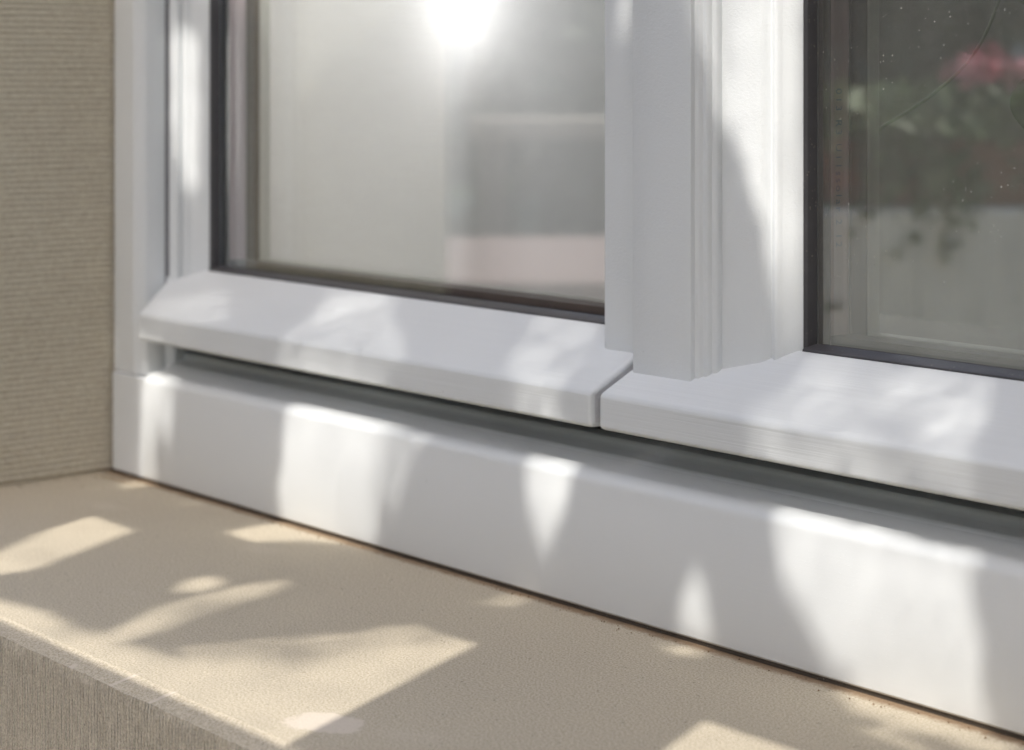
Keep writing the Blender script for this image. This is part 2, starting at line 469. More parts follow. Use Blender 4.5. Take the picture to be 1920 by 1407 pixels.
def panes(sash, x0, x1, outer_mat, text):
    z0 = rz(YE) + 0.0002; z1 = 1.615
    box('glass_pane', x0 - .006, x1 + .006, GY, GY + .004, z0 - .004, z1 + .01, outer_mat, sash)
    box('glass_pane', x0 - .006, x1 + .006, GY + .020, GY + .024, z0 - .004, z1 + .01, M_GLASS_IN, sash)
    xs = x0 + 0.0072
    sp = box('spacer', xs - .0070, xs, GY + .0045, GY + .0195, z0 - .003, z1, M_SPACER, sash)
    # ribs rolled into the aluminium
    for k, yy in enumerate((GY + .0062, GY + .0074, GY + .0152, GY + .0166)):
        box('rib', xs, xs + .0003, yy, yy + .0005, z0 + .004, z1, M_SPACER, sp)
    box('seal_band', xs - .0068, xs + .0007, GY + .0041, GY + .0044, z0 - .003, z1, M_SEAL_IN, sash)
    box('seal_band', xs - .0068, xs + .0009, GY + .0188, GY + .0199, z0 - .003, z1, M_SEAL_IN, sash)
    box('spacer', x1 - .0072, x1 - .0002, GY + .0045, GY + .0195, z0 - .003, z1, M_SPACER, sash)
    box('spacer', xs + .001, x1 - .0082, GY + .0045, GY + .0195, z0 - .003, z0 + .0062, M_GASKET, sash)
    # inner glazing bead, pale, seen through both panes
    box('seal_band', x0 - .006, xs + .0064, GY + .0242, GY + .0256, z0 - .01, z1, M_SEAL_IN, sash)
    box('glazing_bead', x0 - .006, xs + .0066, GY + .0257, GY + .0350, z0 - .01, z1, M_BEAD, sash, bev=.001)
    box('glazing_bead', xs + .0068, x1 - .0102, GY + .0257, GY + .035, z0 - .01, z0 + .0060, M_BEAD, sash, bev=.001)
    box('glazing_bead', x1 - .010, x1 + .006, GY + .0245, GY + .048, z0 - .01, z1, M_BEAD, sash, bev=.001)
    if text:
        for s, zt in text:
            cu = bpy.data.curves.new('spacer_print', 'FONT'); cu.body = s; cu.size = 0.0062; cu.align_x = 'LEFT'; cu.align_y = 'CENTER'
            cu.space_character = 1.35; cu.extrude = 0.00005
            o = bpy.data.objects.new('tmp_print', cu); COL.objects.link(o)
            dg = bpy.context.evaluated_depsgraph_get(); me = bpy.data.meshes.new_from_object(o.evaluated_get(dg))
            bpy.data.objects.remove(o)
            # text runs downwards, facing +x, letter tops towards the room (+y)... reads top to bottom
            R_ = Matrix(((0, 0, 1, 0), (0, 1, 0, 0), (-1, 0, 0, 0), (0, 0, 0, 1)))
            me.transform(Matrix.Translation((xs + .00035, GY + .0108, zt)) @ R_)
            link('printed_code', me, M_PRINT, sash)

def body(sash, x0, x1, name='sash_core'):
    # timber core of the bottom rail behind the weather profile (dark gap side)
    prism_x('rail_core', [(0.0470, 0.1070), (0.0470, 0.1150), (0.0470, 0.1340), (0.060, 0.1360), (0.090, 0.1360), (0.090, 0.1045)], x0, x1, M_FRAME, sash)

def rail(sash, xl, xr, endmat):
    pts = [(RF, RZ0), (RF, RZ1), (YE, rz(YE)), (YE, rz(YE) - 0.012), (0.029, 0.1065), (0.016, 0.1035), (0.012, 0.1010), (0.009, RZ0)]
    o = prism_x('weather_rail', pts, xl, xr, M_RAIL, sash)
    o.data.materials.append(endmat)
    for p in o.data.polygons:
        if p.normal.x > 0.8: p.material_index = 1
    m = o.modifiers.new('bevel', 'BEVEL'); m.width = 0.0026; m.segments = 4; m.limit_method = 'ANGLE'; m.angle_limit = rad(25); m.harden_normals = True
    m.material = 0
    o.data.polygons.foreach_set('use_smooth', [True] * len(o.data.polygons))
    return o

# left sash
sashL = empty('window_sash', (0.28, 0.04, 0.10))
tag(sashL, 'narrower white window sash at left, added pale glow behind its pane', 'window sash')
rail(sashL, lambda y: 0.0573 - 0.567 * (y - RF), lambda y: 0.5150 + 0.08 * (y - RF), M_END)
OFF = 0.6143 - 0.0675
lp = [(x - OFF, y) for x, y in stile_prof]
# two little beads on the outer face of this stile
lp = [(0.0412, 0.0245), (0.0418, 0.0238), (0.0458, 0.0262), (0.0468, 0.0256), (0.0480, 0.0252), (0.0495, 0.0257), (0.0499, 0.0272), (0.0502, 0.0320), (0.0518, 0.0330), (0.0524, 0.0290), (0.0532, 0.0284), (0.0545, 0.0292), (0.0556, 0.0312), (0.0566, 0.0330), (0.0574, 0.0336), (0.0675, YE)]
prism_z('stile', lp + [(0.0675, 0.09), (0.0412, 0.09)], 0.110, 1.655, M_STILE, sashL, smooth_ang=40)
rs = [(0.5285, 0.0213), (0.4935, 0.0213)] + [(0.4935 - 0.004 * math.sin(rad(a)), 0.0253 - 0.004 * math.cos(rad(a))) for a in (20, 40, 60, 80)] + [(0.4890, YE), (0.4890, 0.09), (0.5285, 0.09)]
prism_z('stile', rs, 0.110, 1.655, M_STILE, sashL, smooth_ang=40)
body(sashL, 0.0415, 0.522)
gasket_frame(sashL, 0.0675, 0.4890, 0)
panes(sashL, 0.0675, 0.4890, M_GLASS, None)
box('head_rail', 0.068, 0.4885, 0.022, 0.09, 1.60, 1.654, M_STILE, sashL)

# right sash
sashR = empty('window_sash', (0.80, 0.04, 0.10))
tag(sashR, 'wider white window sash at right with moulded cover strip and dusty dark pane', 'window sash')
rail(sashR, lambda y: 0.5204 + 0.14 * (y - RF), 1.034, M_END)
prism_z('stile', stile_prof + [(0.6143, 0.09), (0.5300, 0.09), (0.5300, 0.0220), (0.5785, 0.0220)], 0.110, 1.655, M_STILE, sashR, smooth_ang=40)
cs = [(0.5273, 0.0082), (0.5278, 0.0079), (0.5680, 0.0079), (0.5688, 0.0082), (0.5692, 0.0090), (0.5693, 0.0104), (0.5700, 0.0107),
      (0.5712, 0.0107), (0.5720, 0.0112), (0.5725, 0.0122), (0.5731, 0.0128), (0.5738, 0.0126), (0.5749, 0.0127), (0.5757, 0.0133), (0.5762, 0.0144), (0.5766, 0.0155),
      (0.5772, 0.0157), (0.5783, 0.0159), (0.5790, 0.0166), (0.5793, 0.0180), (0.5793, 0.0205), (0.5273, 0.0205)]
prism_z('cover_strip', cs, 0.115, 1.66, M_STILE, sashR, smooth_ang=38)
rr_ = [(1.0330 - (x - 0.5785), y) for x, y in stile_prof]
prism_z('stile', rr_ + [(rr_[-1][0], 0.09), (1.0335, 0.09), (1.0335, 0.0220)], 0.110, 1.655, M_STILE, sashR, smooth_ang=40)
XR = rr_[-1][0]
body(sashR, 0.5315, 1.033)
gasket_frame(sashR, 0.6143, XR, 0)
panes(sashR, 0.6143, XR, M_GLASS_D, [("62064/4", 0.352), ("013 R3 U11ssolar.2 12", 0.2745)])
box('head_rail', 0.615, XR - .0005, 0.022, 0.09, 1.60, 1.654, M_STILE, sashR)

# ------------------------------------------------------------------ inside
def wall_mat(name, c): return simple(name, c, 0.9, 0, 0.06, 6)
M_ROOM = wall_mat('room_plaster', (0.66, 0.65, 0.62))
M_ROOMD = wall_mat('room_floor_wood', (0.16, 0.10, 0.06))
room = []
for nm, b in (('room_wall', (-1.6, -1.57, .29, 4.0, -1, 2.4)), ('room_wall', (3.0, 3.03, .29, 4.0, -1, 2.4)), ('room_wall', (-1.6, 3.03, 4.0, 4.03, -1, 2.4)),
              ('room_ceiling', (-1.6, 3.03, .29, 4.03, 2.4, 2.43)), ('room_floor', (-1.6, 3.03, .29, 4.03, -1.03, -1))):
    tag(box(nm, *b, M_ROOMD if nm == 'room_floor' else M_ROOM), kind='structure')
tag(box('room_wall', -0.75, 1.9, .281, .30, -1, .0, M_ROOM), kind='structure')
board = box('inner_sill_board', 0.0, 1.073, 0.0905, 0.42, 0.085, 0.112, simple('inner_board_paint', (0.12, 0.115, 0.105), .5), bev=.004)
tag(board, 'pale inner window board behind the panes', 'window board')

def curtain():  # added sheet that carries the added glow and pale wash
    nx, nz = 220, 8
    v = []; f = []
    for i in range(nx + 1):
        x = 0.004 + 0.44 * i / nx
        y = 0.112 + 0.0012 * math.sin(x * 31) + 0.0003 * math.sin(x * 71 + 1.0)
        for j in range(nz + 1):
            v.append((x + 0.002 * j * math.sin(i * .2) * .3, y * 1.0, 0.116 + 1.5 * j / nz))
    for i in range(nx):
        for j in range(nz):
            a = i * (nz + 1) + j; f.append((a, a + nz + 1, a + nz + 2, a + 1))
    me = bpy.data.meshes.new('added_curtain'); me.from_pydata(v, [], f); me.update()
    t = NT('sheer_cloth')
    P = t.pos()
    df = t.new('ShaderNodeBsdfDiffuse'); df.inputs[0].default_value = (0.82, 0.79, 0.77, 1)
    tl = t.new('ShaderNodeBsdfTranslucent'); tl.inputs[0].default_value = (0.88, 0.86, 0.87, 1)
    tp = t.new('ShaderNodeBsdfTransparent')
    m1 = t.new('ShaderNodeMixShader'); m1.inputs[0].default_value = 0.55; t.l(df.outputs[0], m1.inputs[1]); t.l(tl.outputs[0], m1.inputs[2])
    m2 = t.new('ShaderNodeMixShader'); m2.inputs[0].default_value = 0.0; t.l(m1.outputs[0], m2.inputs[1]); t.l(tp.outputs[0], m2.inputs[2])
    t.l(m2.outputs[0], t.out.inputs['Surface'])
    o = link('added_curtain', me, t.m, None, True)
    tag(o, 'added sheer net curtain spreading the added glow behind the left pane', 'curtain')
curtain()

# added glow source and backing, standing in for glare in the left pane
LX, LY, LZ = 0.264, 0.158, 0.332
added_light = empty('added_glow', (LX, LY, 0.1125))
tag(added_light, 'added glowing globe behind the left pane, standing in for glare', 'added_light')
M_BRASS = simple('brass', (0.55, 0.40, 0.18), 0.3, 1.0, 0.05)
lathe('glow_stand', [(0.0001, 0.0), (0.045, 0.0), (0.045, 0.008), (0.012, 0.016), (0.007, 0.03), (0.007, 0.17), (0.015, 0.18), (0.0001, 0.182)], (LX, LY, 0.1125), M_BRASS, added_light)
t = NT('glow_globe'); em = t.new('ShaderNodeEmission'); em.inputs[0].default_value = (1.0, 0.985, 0.985, 1); em.inputs[1].default_value = 9.5
t.l(em.outputs[0], t.out.inputs['Surface'])
lathe('glow_globe', [(0.024 * math.sin(rad(a)) + 1e-5, -0.024 * math.cos(rad(a))) for a in range(0, 181, 12)], (LX, LY, LZ), t.m, added_light)
t = NT('glow_backing_emission'); em = t.new('ShaderNodeEmission'); em.inputs[0].default_value = (0.97, 0.98, 1.0, 1); em.inputs[1].default_value = 3.0  # broad added emitter that brightens the left pane
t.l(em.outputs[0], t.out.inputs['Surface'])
lathe('glow_backing', [(0.125, -0.12), (0.10, 0.16)], (LX - 0.10, LY + 0.24, 0.38), t.m, added_light)

# ------------------------------------------------------------------ house plant behind the right pane
M_LEAF_IN = simple('house_plant_leaf', (0.10, 0.17, 0.06), 0.4, 0, 0.3, 30)
plant = empty('potted_house_plant', (0.60, 0.33, 0.1125))
tag(plant, 'green house plant with a long thin stem behind the dusty right pane', 'house plant')
def leaf_blade(name, base_p, tip, width, mat, parent, up=(0, 0, 1), cup=0.15, n=8):
    b = Vector(base_p); d = Vector(tip) - b; L = d.length; d.normalize()
    w = d.cross(Vector(up)).normalized(); nn = w.cross(d)
    v = []; f = []
    for i in range(n + 1):
        s_ = i / n
        ww = width * 0.5 * math.sin(math.pi * min(1, s_ * 0.98 + 0.01)) ** 0.75
        c = b + d * (L * s_) + nn * (L * 0.08 * math.sin(math.pi * s_))
        v += [tuple(c - w * ww + nn * cup * ww), tuple(c), tuple(c + w * ww + nn * cup * ww)]
    for i in range(n):
        a = i * 3; f += [(a, a + 1, a + 4, a + 3), (a + 1, a + 2, a + 5, a + 4)]
    me = bpy.data.meshes.new(name); me.from_pydata(v, [], f); me.update()
    return link(name, me, mat, parent, True)
lathe('pot', [(0.0001, 0), (0.022, 0), (0.030, 0.05), (0.032, 0.05), (0.032, 0.057), (0.027, 0.057), (0.025, 0.045), (0.0001, 0.045)], (0.47, 0.19, 0.1125), simple('clay_pot', (0.18, 0.09, 0.055), .8), plant)
def curve_pts(ctrl, n=28):
    out = []; c = [Vector(p) for p in ctrl]; c = [c[0] * 2 - c[1]] + c + [c[-1] * 2 - c[-2]]
    for i in range(1, len(c) - 2):
        for k in range(n // (len(c) - 3) + 1):
            t_ = k / (n // (len(c) - 3) + 1); p0, p1, p2, p3 = c[i - 1:i + 3]
            out.append(0.5 * ((2 * p1) + (p2 - p0) * t_ + (2 * p0 - 5 * p1 + 4 * p2 - p3) * t_ ** 2 + (3 * p1 - p0 - 3 * p2 + p3) * t_ ** 3))
    out.append(c[-2]); return out
tube('stem', curve_pts([(0.47, 0.19, 0.158), (0.49, 0.175, 0.205), (0.53, 0.165, 0.238), (0.562, 0.160, 0.2506), (0.600, 0.160, 0.2705), (0.628, 0.160, 0.293), (0.645, 0.160, 0.325), (0.65, 0.165, 0.37)]), 0.0008, M_LEAF_IN, plant)
leaf_blade('leaf', (0.683, 0.150, 0.246), (0.668, 0.158, 0.283), 0.036, M_LEAF_IN, plant, up=(1, -1, 0))
tube('stem', curve_pts([(0.645, 0.160, 0.325), (0.672, 0.158, 0.31), (0.69, 0.154, 0.285), (0.683, 0.150, 0.246)]), 0.0006, M_LEAF_IN, plant)

# ------------------------------------------------------------------ garden (seen reflected in the panes)
def pave():
    t = NT('garden_paving'); P = t.pos()
    br = t.new('ShaderNodeTexBrick'); t.l(P, br.inputs['Vector']); br.inputs['Scale'].default_value = 2.2
    br.inputs['Color1'].default_value = (0.19, 0.185, 0.17, 1); br.inputs['Color2'].default_value = (0.15, 0.145, 0.135, 1); br.inputs['Mortar'].default_value = (0.12, 0.11, 0.09, 1)
    br.inputs['Mortar Size'].default_value = 0.012
    c = t.mix(t.math('MULTIPLY', t.noise(P, 5, 5), 0.6), br.outputs[0], (0.17, 0.16, 0.14))
    t.l(c, t.b.inputs['Base Color']); t.b.inputs['Roughness'].default_value = 0.9
    return t.m
g = box('ground', -60, 60, -60, 60, -1.2, -0.96, simple('lawn', (0.045, 0.07, 0.025), .9, 0, .4, 9)); tag(g, kind='structure')
g = box('terrace', -2.4, 3.2, -2.3, -0.2, -0.959, -0.945, pave()); tag(g, kind='structure')

M_BRICK = simple('red_brick', (0.21, 0.155, 0.14), .85, 0, .25, 18)
M_LIME = simple('limestone', (0.66, 0.68, 0.64), .9, 0, .35, 7)
M_TERRA = simple('brown_trough', (0.30, 0.135, 0.085), .8, 0, .2, 20)
M_GREEN = simple('trailing_leaf', (0.08, 0.125, 0.045), .5, 0, .5, 25)
M_GREEN2 = simple('hedge_leaf', (0.06, 0.085, 0.05), .55, 0, .6, 3)
M_PINK = simple('pink_petal', (0.55, 0.13, 0.19), .6, 0, .3, 30)
M_PINK2 = simple('rose_petal', (0.62, 0.30, 0.36), .6, 0, .3, 30)
M_BARK = simple('bark', (0.10, 0.075, 0.05), .9, 0, .4, 30)
M_WOOD = simple('weathered_wood', (0.24, 0.21, 0.17), .8, 0, .25, 14)

D1 = Vector((0.64, -0.768, 0)); D2 = Vector((-0.768, -0.64, 0))       # along / away
def oriented(name, c, la, lb, z0, z1, mat, parent=None, bev=0.01):
    c = Vector((c[0], c[1], 0))
    P4 = [c + D1 * a * la / 2 + D2 * b * lb / 2 for a, b in ((-1, -1), (1, -1), (1, 1), (-1, 1))]
    return prism_z(name, [(p.x, p.y) for p in P4], z0, z1, mat, parent, bev=bev)
gw = oriented('garden_wall', (-0.35, -2.13), 1.60, 0.28, -0.95, 0.085, M_LIME)
tag(gw, 'low pale stone garden wall carrying the flower trough', 'wall')
trough = empty('flower_trough', (-0.60, -1.82, 0.086))
tag(trough, 'brown trough of pink geraniums mirrored in the right pane', 'planter')
oriented('trough_box', (-0.60, -1.82), 0.62, 0.17, 0.087, 0.185, M_TERRA, trough, .008)
def leaf_cloud(name, pts, size, mat, parent, seed=0, flat=0.5):
    rnd = random.Random(seed); v = []; f = []
    for p in pts:
        p = Vector(p); n = Vector((rnd.gauss(0, 1), rnd.gauss(0, 1), rnd.gauss(0, 1) + flat)).normalized()
        a = n.orthogonal().normalized(); a.rotate(Matrix.Rotation(rnd.random() * 6.28, 3, n)); b = n.cross(a)
        s_ = size * rnd.uniform(.6, 1.3); i = len(v)
        v += [tuple(p - a * s_), tuple(p + b * s_ * .55 - n * s_ * .12), tuple(p + a * s_), tuple(p - b * s_ * .55 - n * s_ * .12)]
        f += [(i, i + 1, i + 2), (i, i + 2, i + 3)]
    me = bpy.data.meshes.new(name); me.from_pydata(v, [], f); me.update()
    return link(name, me, mat, parent)
rnd = random.Random(11)
pl = []
for i in range(900):
    a = rnd.uniform(-.34, .34); p = Vector((-0.60, -1.82, 0)) + D1 * a + D2 * rnd.uniform(-.11, .09)
    pl.append((p.x, p.y, 0.19 + rnd.random() ** 1.4 * .075))
for i in range(260):
    a = rnd.gauss(-.20, .09); p = Vector((-0.60, -1.82, 0)) + D1 * a - D2 * rnd.uniform(.09, .15)
    pl.append((p.x, p.y, 0.22 - abs(rnd.gauss(0, .10))))
for i in range(120):
    a = rnd.gauss(.06, .05); p = Vector((-0.60, -1.82, 0)) + D1 * a - D2 * rnd.uniform(.09, .14)
    pl.append((p.x, p.y, 0.20 - abs(rnd.gauss(0, .04))))
tag(leaf_cloud('foliage', pl, 0.022, M_GREEN, trough, 5), kind='stuff')
for i in range(16):
    a = -.10 + .42 * (i + rnd.uniform(-.3, .3)) / 15; p = Vector((-0.60, -1.82, 0)) + D1 * a - D2 * rnd.uniform(0.0, .10); z = rnd.uniform(.262, .305)
    pts = [(p.x + rnd.gauss(0, .014), p.y + rnd.gauss(0, .014), z + rnd.gauss(0, .012)) for _ in range(50)]
    leaf_cloud('flower_head', pts, 0.011, M_PINK if i % 3 else M_PINK2, trough, i)

bl = oriented('brick_step', (-1.20, -1.28), 0.46, 0.8, -0.95, -0.005, M_BRICK)
tag(bl, 'pinkish brick step block mirrored low in the left pane', 'step')
bench = empty('garden_bench', (-1.55, -1.9, -0.95))
tag(bench, 'sunlit bleached wooden bench mirrored in the left pane', 'bench')
oriented('seat', (-1.55, -1.98), 0.75, 0.30, 0.165, 0.20, M_WOOD, bench, .004)
for a, b in ((-1, -1), (1, -1), (1, 1), (-1, 1)):
    c_ = Vector((-1.55, -1.98, 0)) + D1 * a * .33 + D2 * b * .11
    oriented('leg', (c_.x, c_.y), .05, .05, -.95, .1645, M_WOOD, bench, .003)

def shrub(name, c, r, h, n, size, mat, label, cat='shrub', seed=1):
    root = empty(name, (c[0], c[1], -0.95)); tag(root, label, cat, None)
    rn = random.Random(seed); pts = []
    blobs = [(Vector((rn.gauss(0, .45) * r, rn.gauss(0, .45) * r, -0.95 + h * rn.uniform(.35, .85))), r * rn.uniform(.35, .6)) for _ in range(14)]
    for i in range(n):
        cb_, rb = rn.choice(blobs); d = Vector((rn.gauss(0, 1), rn.gauss(0, 1), rn.gauss(0, 1))).normalized()
        q = cb_ + d * rb * rn.uniform(.55, 1.05); pts.append((c[0] + q.x, c[1] + q.y, q.z))
    tag(leaf_cloud('crown', pts, size, mat, root, seed), kind='stuff')
    tube('trunk', [(c[0], c[1], -0.95), (c[0] + .03, c[1], -0.95 + h * .35), (c[0] - .02, c[1] + .03, -0.95 + h * .7)], [.05, .04, .015], M_BARK, root)
shrub('garden_shrub', (-2.6, -3.6), 1.0, 2.6, 5000, .055, M_GREEN2, 'dark green shrub behind the flower trough in the garden', seed=2)
shrub('garden_shrub', (-1.2, -4.4), 1.0, 2.8, 5000, .055, M_GREEN2, 'tall dark shrub standing right of the mirrored bench', seed=3)
shrub('garden_shrub', (-3.9, -2.5), 1.0, 2.4, 5000, .055, M_GREEN2, 'dark shrub standing beyond the brick step', seed=4)

def hedge(name, x0, y0, x1, y1, h, th, n, label, seed):
    rn = random.Random(seed); pts = []
    d = Vector((x1 - x0, y1 - y0, 0)); L = d.length; d.normalize(); w = Vector((-d.y, d.x, 0))
    for i in range(n):
        a = rn.random() * L; hh = h * (0.86 + .10 * math.sin(a * 1.3) + .05 * math.sin(a * 3.7 + 1))
        z = rn.random() ** .8 * hh; p = Vector((x0, y0, 0)) + d * a + w * rn.uniform(-th, th)
        pts.append((p.x, p.y, z - .95))
    root = empty(name, (x0, y0, -.95)); tag(root, label, 'hedge')
    tag(leaf_cloud('foliage', pts, .13, M_GREEN2, root, seed), kind='stuff')
    for k in range(8):
        p = Vector((x0, y0, 0)) + d * (L * (k + .5) / 8)
        tube('stem', [(p.x, p.y, -.95), (p.x, p.y, -.95 + h * .6)], [.06, .02], M_BARK, root)
hedge('tall_hedge', -8.5, -2.0, -1.0, -6.6, 4.7, .35, 12000, 'tall dark hedge closing the garden on the left', 21)
hedge('tall_hedge', -0.6, -6.7, 6.6, -5.2, 4.2, .35, 10000, 'added tall dark hedge across the lawn, cutting the low sky', 22)  # added opposite the window to cut low skylight
hedge('tall_hedge', 6.6, -5.0, 7.6, 2.5, 3.6, .35, 8000, 'added tall dark hedge on the right, cutting the low sky', 23)  # added side hedge, closes the ring that cuts low skylight

house = empty('garden_house', (-9, -12, -0.95))
tag(house, 'pale plastered house across the garden', 'house')
M_PLAST = simple('pale_plaster', (0.52, 0.48, 0.44), .9, 0, .08, 3)
box('wall', -14, -6, -16, -12.5, -0.95, 4.5, M_PLAST, house)
prism_x('roof', [(-16.4, 4.51), (-12.1, 4.51), (-14.2, 6.4)], -14.3, -5.7, M_BRICK, house)
for wx in (-12.5, -10.5, -8.5):
    for wz in (0.3, 2.6):
        box('window', wx, wx + 1.0, -12.52, -12.47, wz, wz + 1.3, M_FRAME, house)

# ------------------------------------------------------------------ added hanging slats out of view, shaped to cast straight shadows on the sill
KT = math.tan(SUN_EL)
def proj(P, Y):                    # follow a ray from P towards the sun until plane y = Y
    k = (P[1] - Y) / TY
    return (P[0] - TX * k, Y, P[2] + KT * k)
SY = -0.60
scr = empty('added_screen', (0.5, SY, 1.7))
tag(scr, 'added wooden slats above the view, set to cast straight sill shadows', 'shadow_screen')
zb = proj((0, -0.073, 0), SY)[2]
zb2 = proj((0, -0.050, 0), SY)[2]
zl = proj((0, -0.2465, 0), SY)[2]
box('cross_bar', -0.35, 1.5, SY - .008, SY + .008, zb, zb2, M_WOOD, scr)
xa = proj((0.1127, -0.073, 0), SY)[0]; xb = proj((0.5013, -0.073, 0), SY)[0]; xc = proj((0.6545, -0.073, 0), SY)[0]
box('cross_bar', -0.35, 1.15, SY - .008, SY + .008, zl - .062, zl, M_WOOD, scr)
box('slat', xa - 0.16, xa, SY + .0085, SY + .0165, zl, zb2 + .01, M_WOOD, scr)
box('slat', xb, xc, SY + .0085, SY + .0165, zl, zb2 + .01, M_WOOD, scr)
for xx in (xa - .08, (xb + xc) / 2):
    tube('cord', [(xx, SY + .012, zb2 + .009), (xx, SY + .012, 1.66)], .0012, M_WOOD, scr)

# ------------------------------------------------------------------ dappling tree
R_CX, R_CY = 960.0, 145.0; FPX = 3818.0
FW = Vector((-math.sin(TH), math.cos(TH), 0)); RW = Vector((math.cos(TH), math.sin(TH), 0))
U = Vector((TY, -TX, 0)); V = U.cross(LDIR); V = V if V.z > 0 else -V
def unproj(x, y, p0, n):
    d = FW + RW * ((x - R_CX) / FPX) + Vector((0, 0, (R_CY - y) / FPX))
    p0 = Vector(p0); n = Vector(n)
    return CAM + d * ((p0 - CAM).dot(n) / d.dot(n))
def sf(a, b): d = Vector((b[0] - a[0], b[1] - a[1], 0)); return ((a[0], a[1], 0), (d.y, -d.x, 0))
SURF = {'S': ((0, 0, 0), (0, 0, 1)), 'F': ((0, 0, 0), (0, 1, 0)), 'R': ((0, RF, RZ1), (0, -SL, 1)), 'E': ((0, RF, 0), (0, 1, 0)),
        'V': sf((.58, .0196), (.6143, .0405)), 'L': sf((.0418, .0245), (.0675, .0405)), 'C': ((0, .0079, 0), (0, 1, 0)), 'B': ((0, .012, 0), (0, 1, 0)), 'P': ((0, .0213, 0), (0, 1, 0))}
LIT = [
 ('S', 1.0, [(-60, 1050), (0, 1035), (180, 950), (270, 985), (150, 1035), (60, 1068), (-60, 1085)]),
 ('S', 0.9, [(330, 1100), (352, 1086), (400, 1082), (428, 1094), (400, 1106), (350, 1110)]),
 ('S', 1.0, [(-60, 1100), (0, 1128), (60, 1140), (150, 1180), (230, 1207), (340, 1238), (480, 1252), (600, 1245), (760, 1215), (860, 1165), (960, 1200), (590, 1440), (400, 1460), (-60, 1300)]),
 ('S', 0.45, [(335, 1212), (480, 1200), (640, 1190), (780, 1172), (860, 1165), (760, 1216), (600, 1246), (480, 1253), (340, 1239)]),
 ('S', 0.50, [(190, 1194), (300, 1138), (420, 1106), (545, 1082), (560, 1092), (430, 1138), (300, 1182), (230, 1204)]),
 ('S', 1.0, [(395, 1013), (440, 994), (560, 976), (700, 1018), (712, 1030), (600, 1015), (500, 1014), (430, 1026)]),
 ('S', 0.8, [(215, 908), (290, 900), (300, 908), (250, 914)]),
 ('S', 0.35, [(900, 1132), (960, 1112), (1005, 1118), (960, 1142)]),
 ('S', 0.8, [(1245, 1206), (1330, 1225), (1290, 1232), (1255, 1222)]),
 ('S', 1.0, [(1290, 1300), (1560, 1390), (1560, 1480), (1080, 1480), (1100, 1430)]),
 ('S', 0.9, [(1565, 1288), (1700, 1325), (1920, 1408), (1860, 1412), (1750, 1380), (1600, 1330)]),
 ('S', 0.5, [(1540, 1410), (1600, 1368), (1670, 1362), (1740, 1410), (1700, 1470)]),
 ('F', 1.0, [(262, 668), (322, 678), (318, 740), (300, 790), (290, 860), (290, 902), (262, 896)]),
 ('F', 0.4, [(322, 678), (330, 700), (326, 790), (316, 840), (300, 800)]),
 ('F', 1.0, [(540, 735), (706, 765), (706, 1026), (522, 968), (526, 880)]),
 ('F', 0.4, [(706, 770), (805, 795), (770, 870), (735, 960), (706, 900)]),
 ('F', 1.0, [(985, 830), (1078, 850), (1062, 920), (1040, 1000), (1022, 1035), (1008, 1000), (992, 940)]),
 ('F', 0.8, [(1272, 1190), (1280, 1120), (1300, 1075), (1320, 1110), (1338, 1205)]),
 ('F', 1.0, [(1445, 925), (1830, 1025), (1815, 1120), (1835, 1230), (1850, 1370), (1660, 1300), (1560, 1250), (1510, 1150), (1465, 1040)]),
 ('R', 0.09, [(262, 590), (300, 560), (420, 545), (430, 600), (330, 610)]),
 ('R', 0.15, [(525, 645), (560, 610), (620, 545), (735, 556), (740, 600), (755, 640), (760, 680)]),
 ('E', 0.26, [(520, 640), (725, 680), (720, 720), (520, 685)]),
 ('R', 0.15, [(1020, 588), (1122, 604), (1108, 660), (1080, 700), (1048, 720), (962, 702), (955, 660)]),
 ('E', 0.26, [(962, 702), (1048, 720), (1045, 780), (960, 765)]),
 ('R', 0.15, [(1520, 662), (1870, 715), (1850, 790), (1805, 880), (1395, 800), (1400, 765), (1480, 720)]),
 ('E', 0.26, [(1395, 790), (1805, 880), (1812, 930), (1410, 850)]),
 ('V', 1.0, [(1350, -260), (1500, -260), (1500, 330), (1470, 560), (1455, 560), (1425, 400), (1385, 280), (1350, 210)]),
 ('V', 0.4, [(1462, 560), (1500, 320), (1500, 650), (1465, 660)]),
 ('L', 0.9, [(330, -160), (374, -160), (374, 300), (362, 380), (345, 350), (330, 250)]),
 ('B', 0.6, [(1302, -200), (1350, -200), (1350, 60), (1330, 110), (1302, 60)]),
 ('C', 0.3, [(1262, -200), (1300, -200), (1300, 40), (1285, 30)]),
 ('P', 0.3, [(1145, -200), (1185, -200), (1180, 60), (1160, 60)]),
]
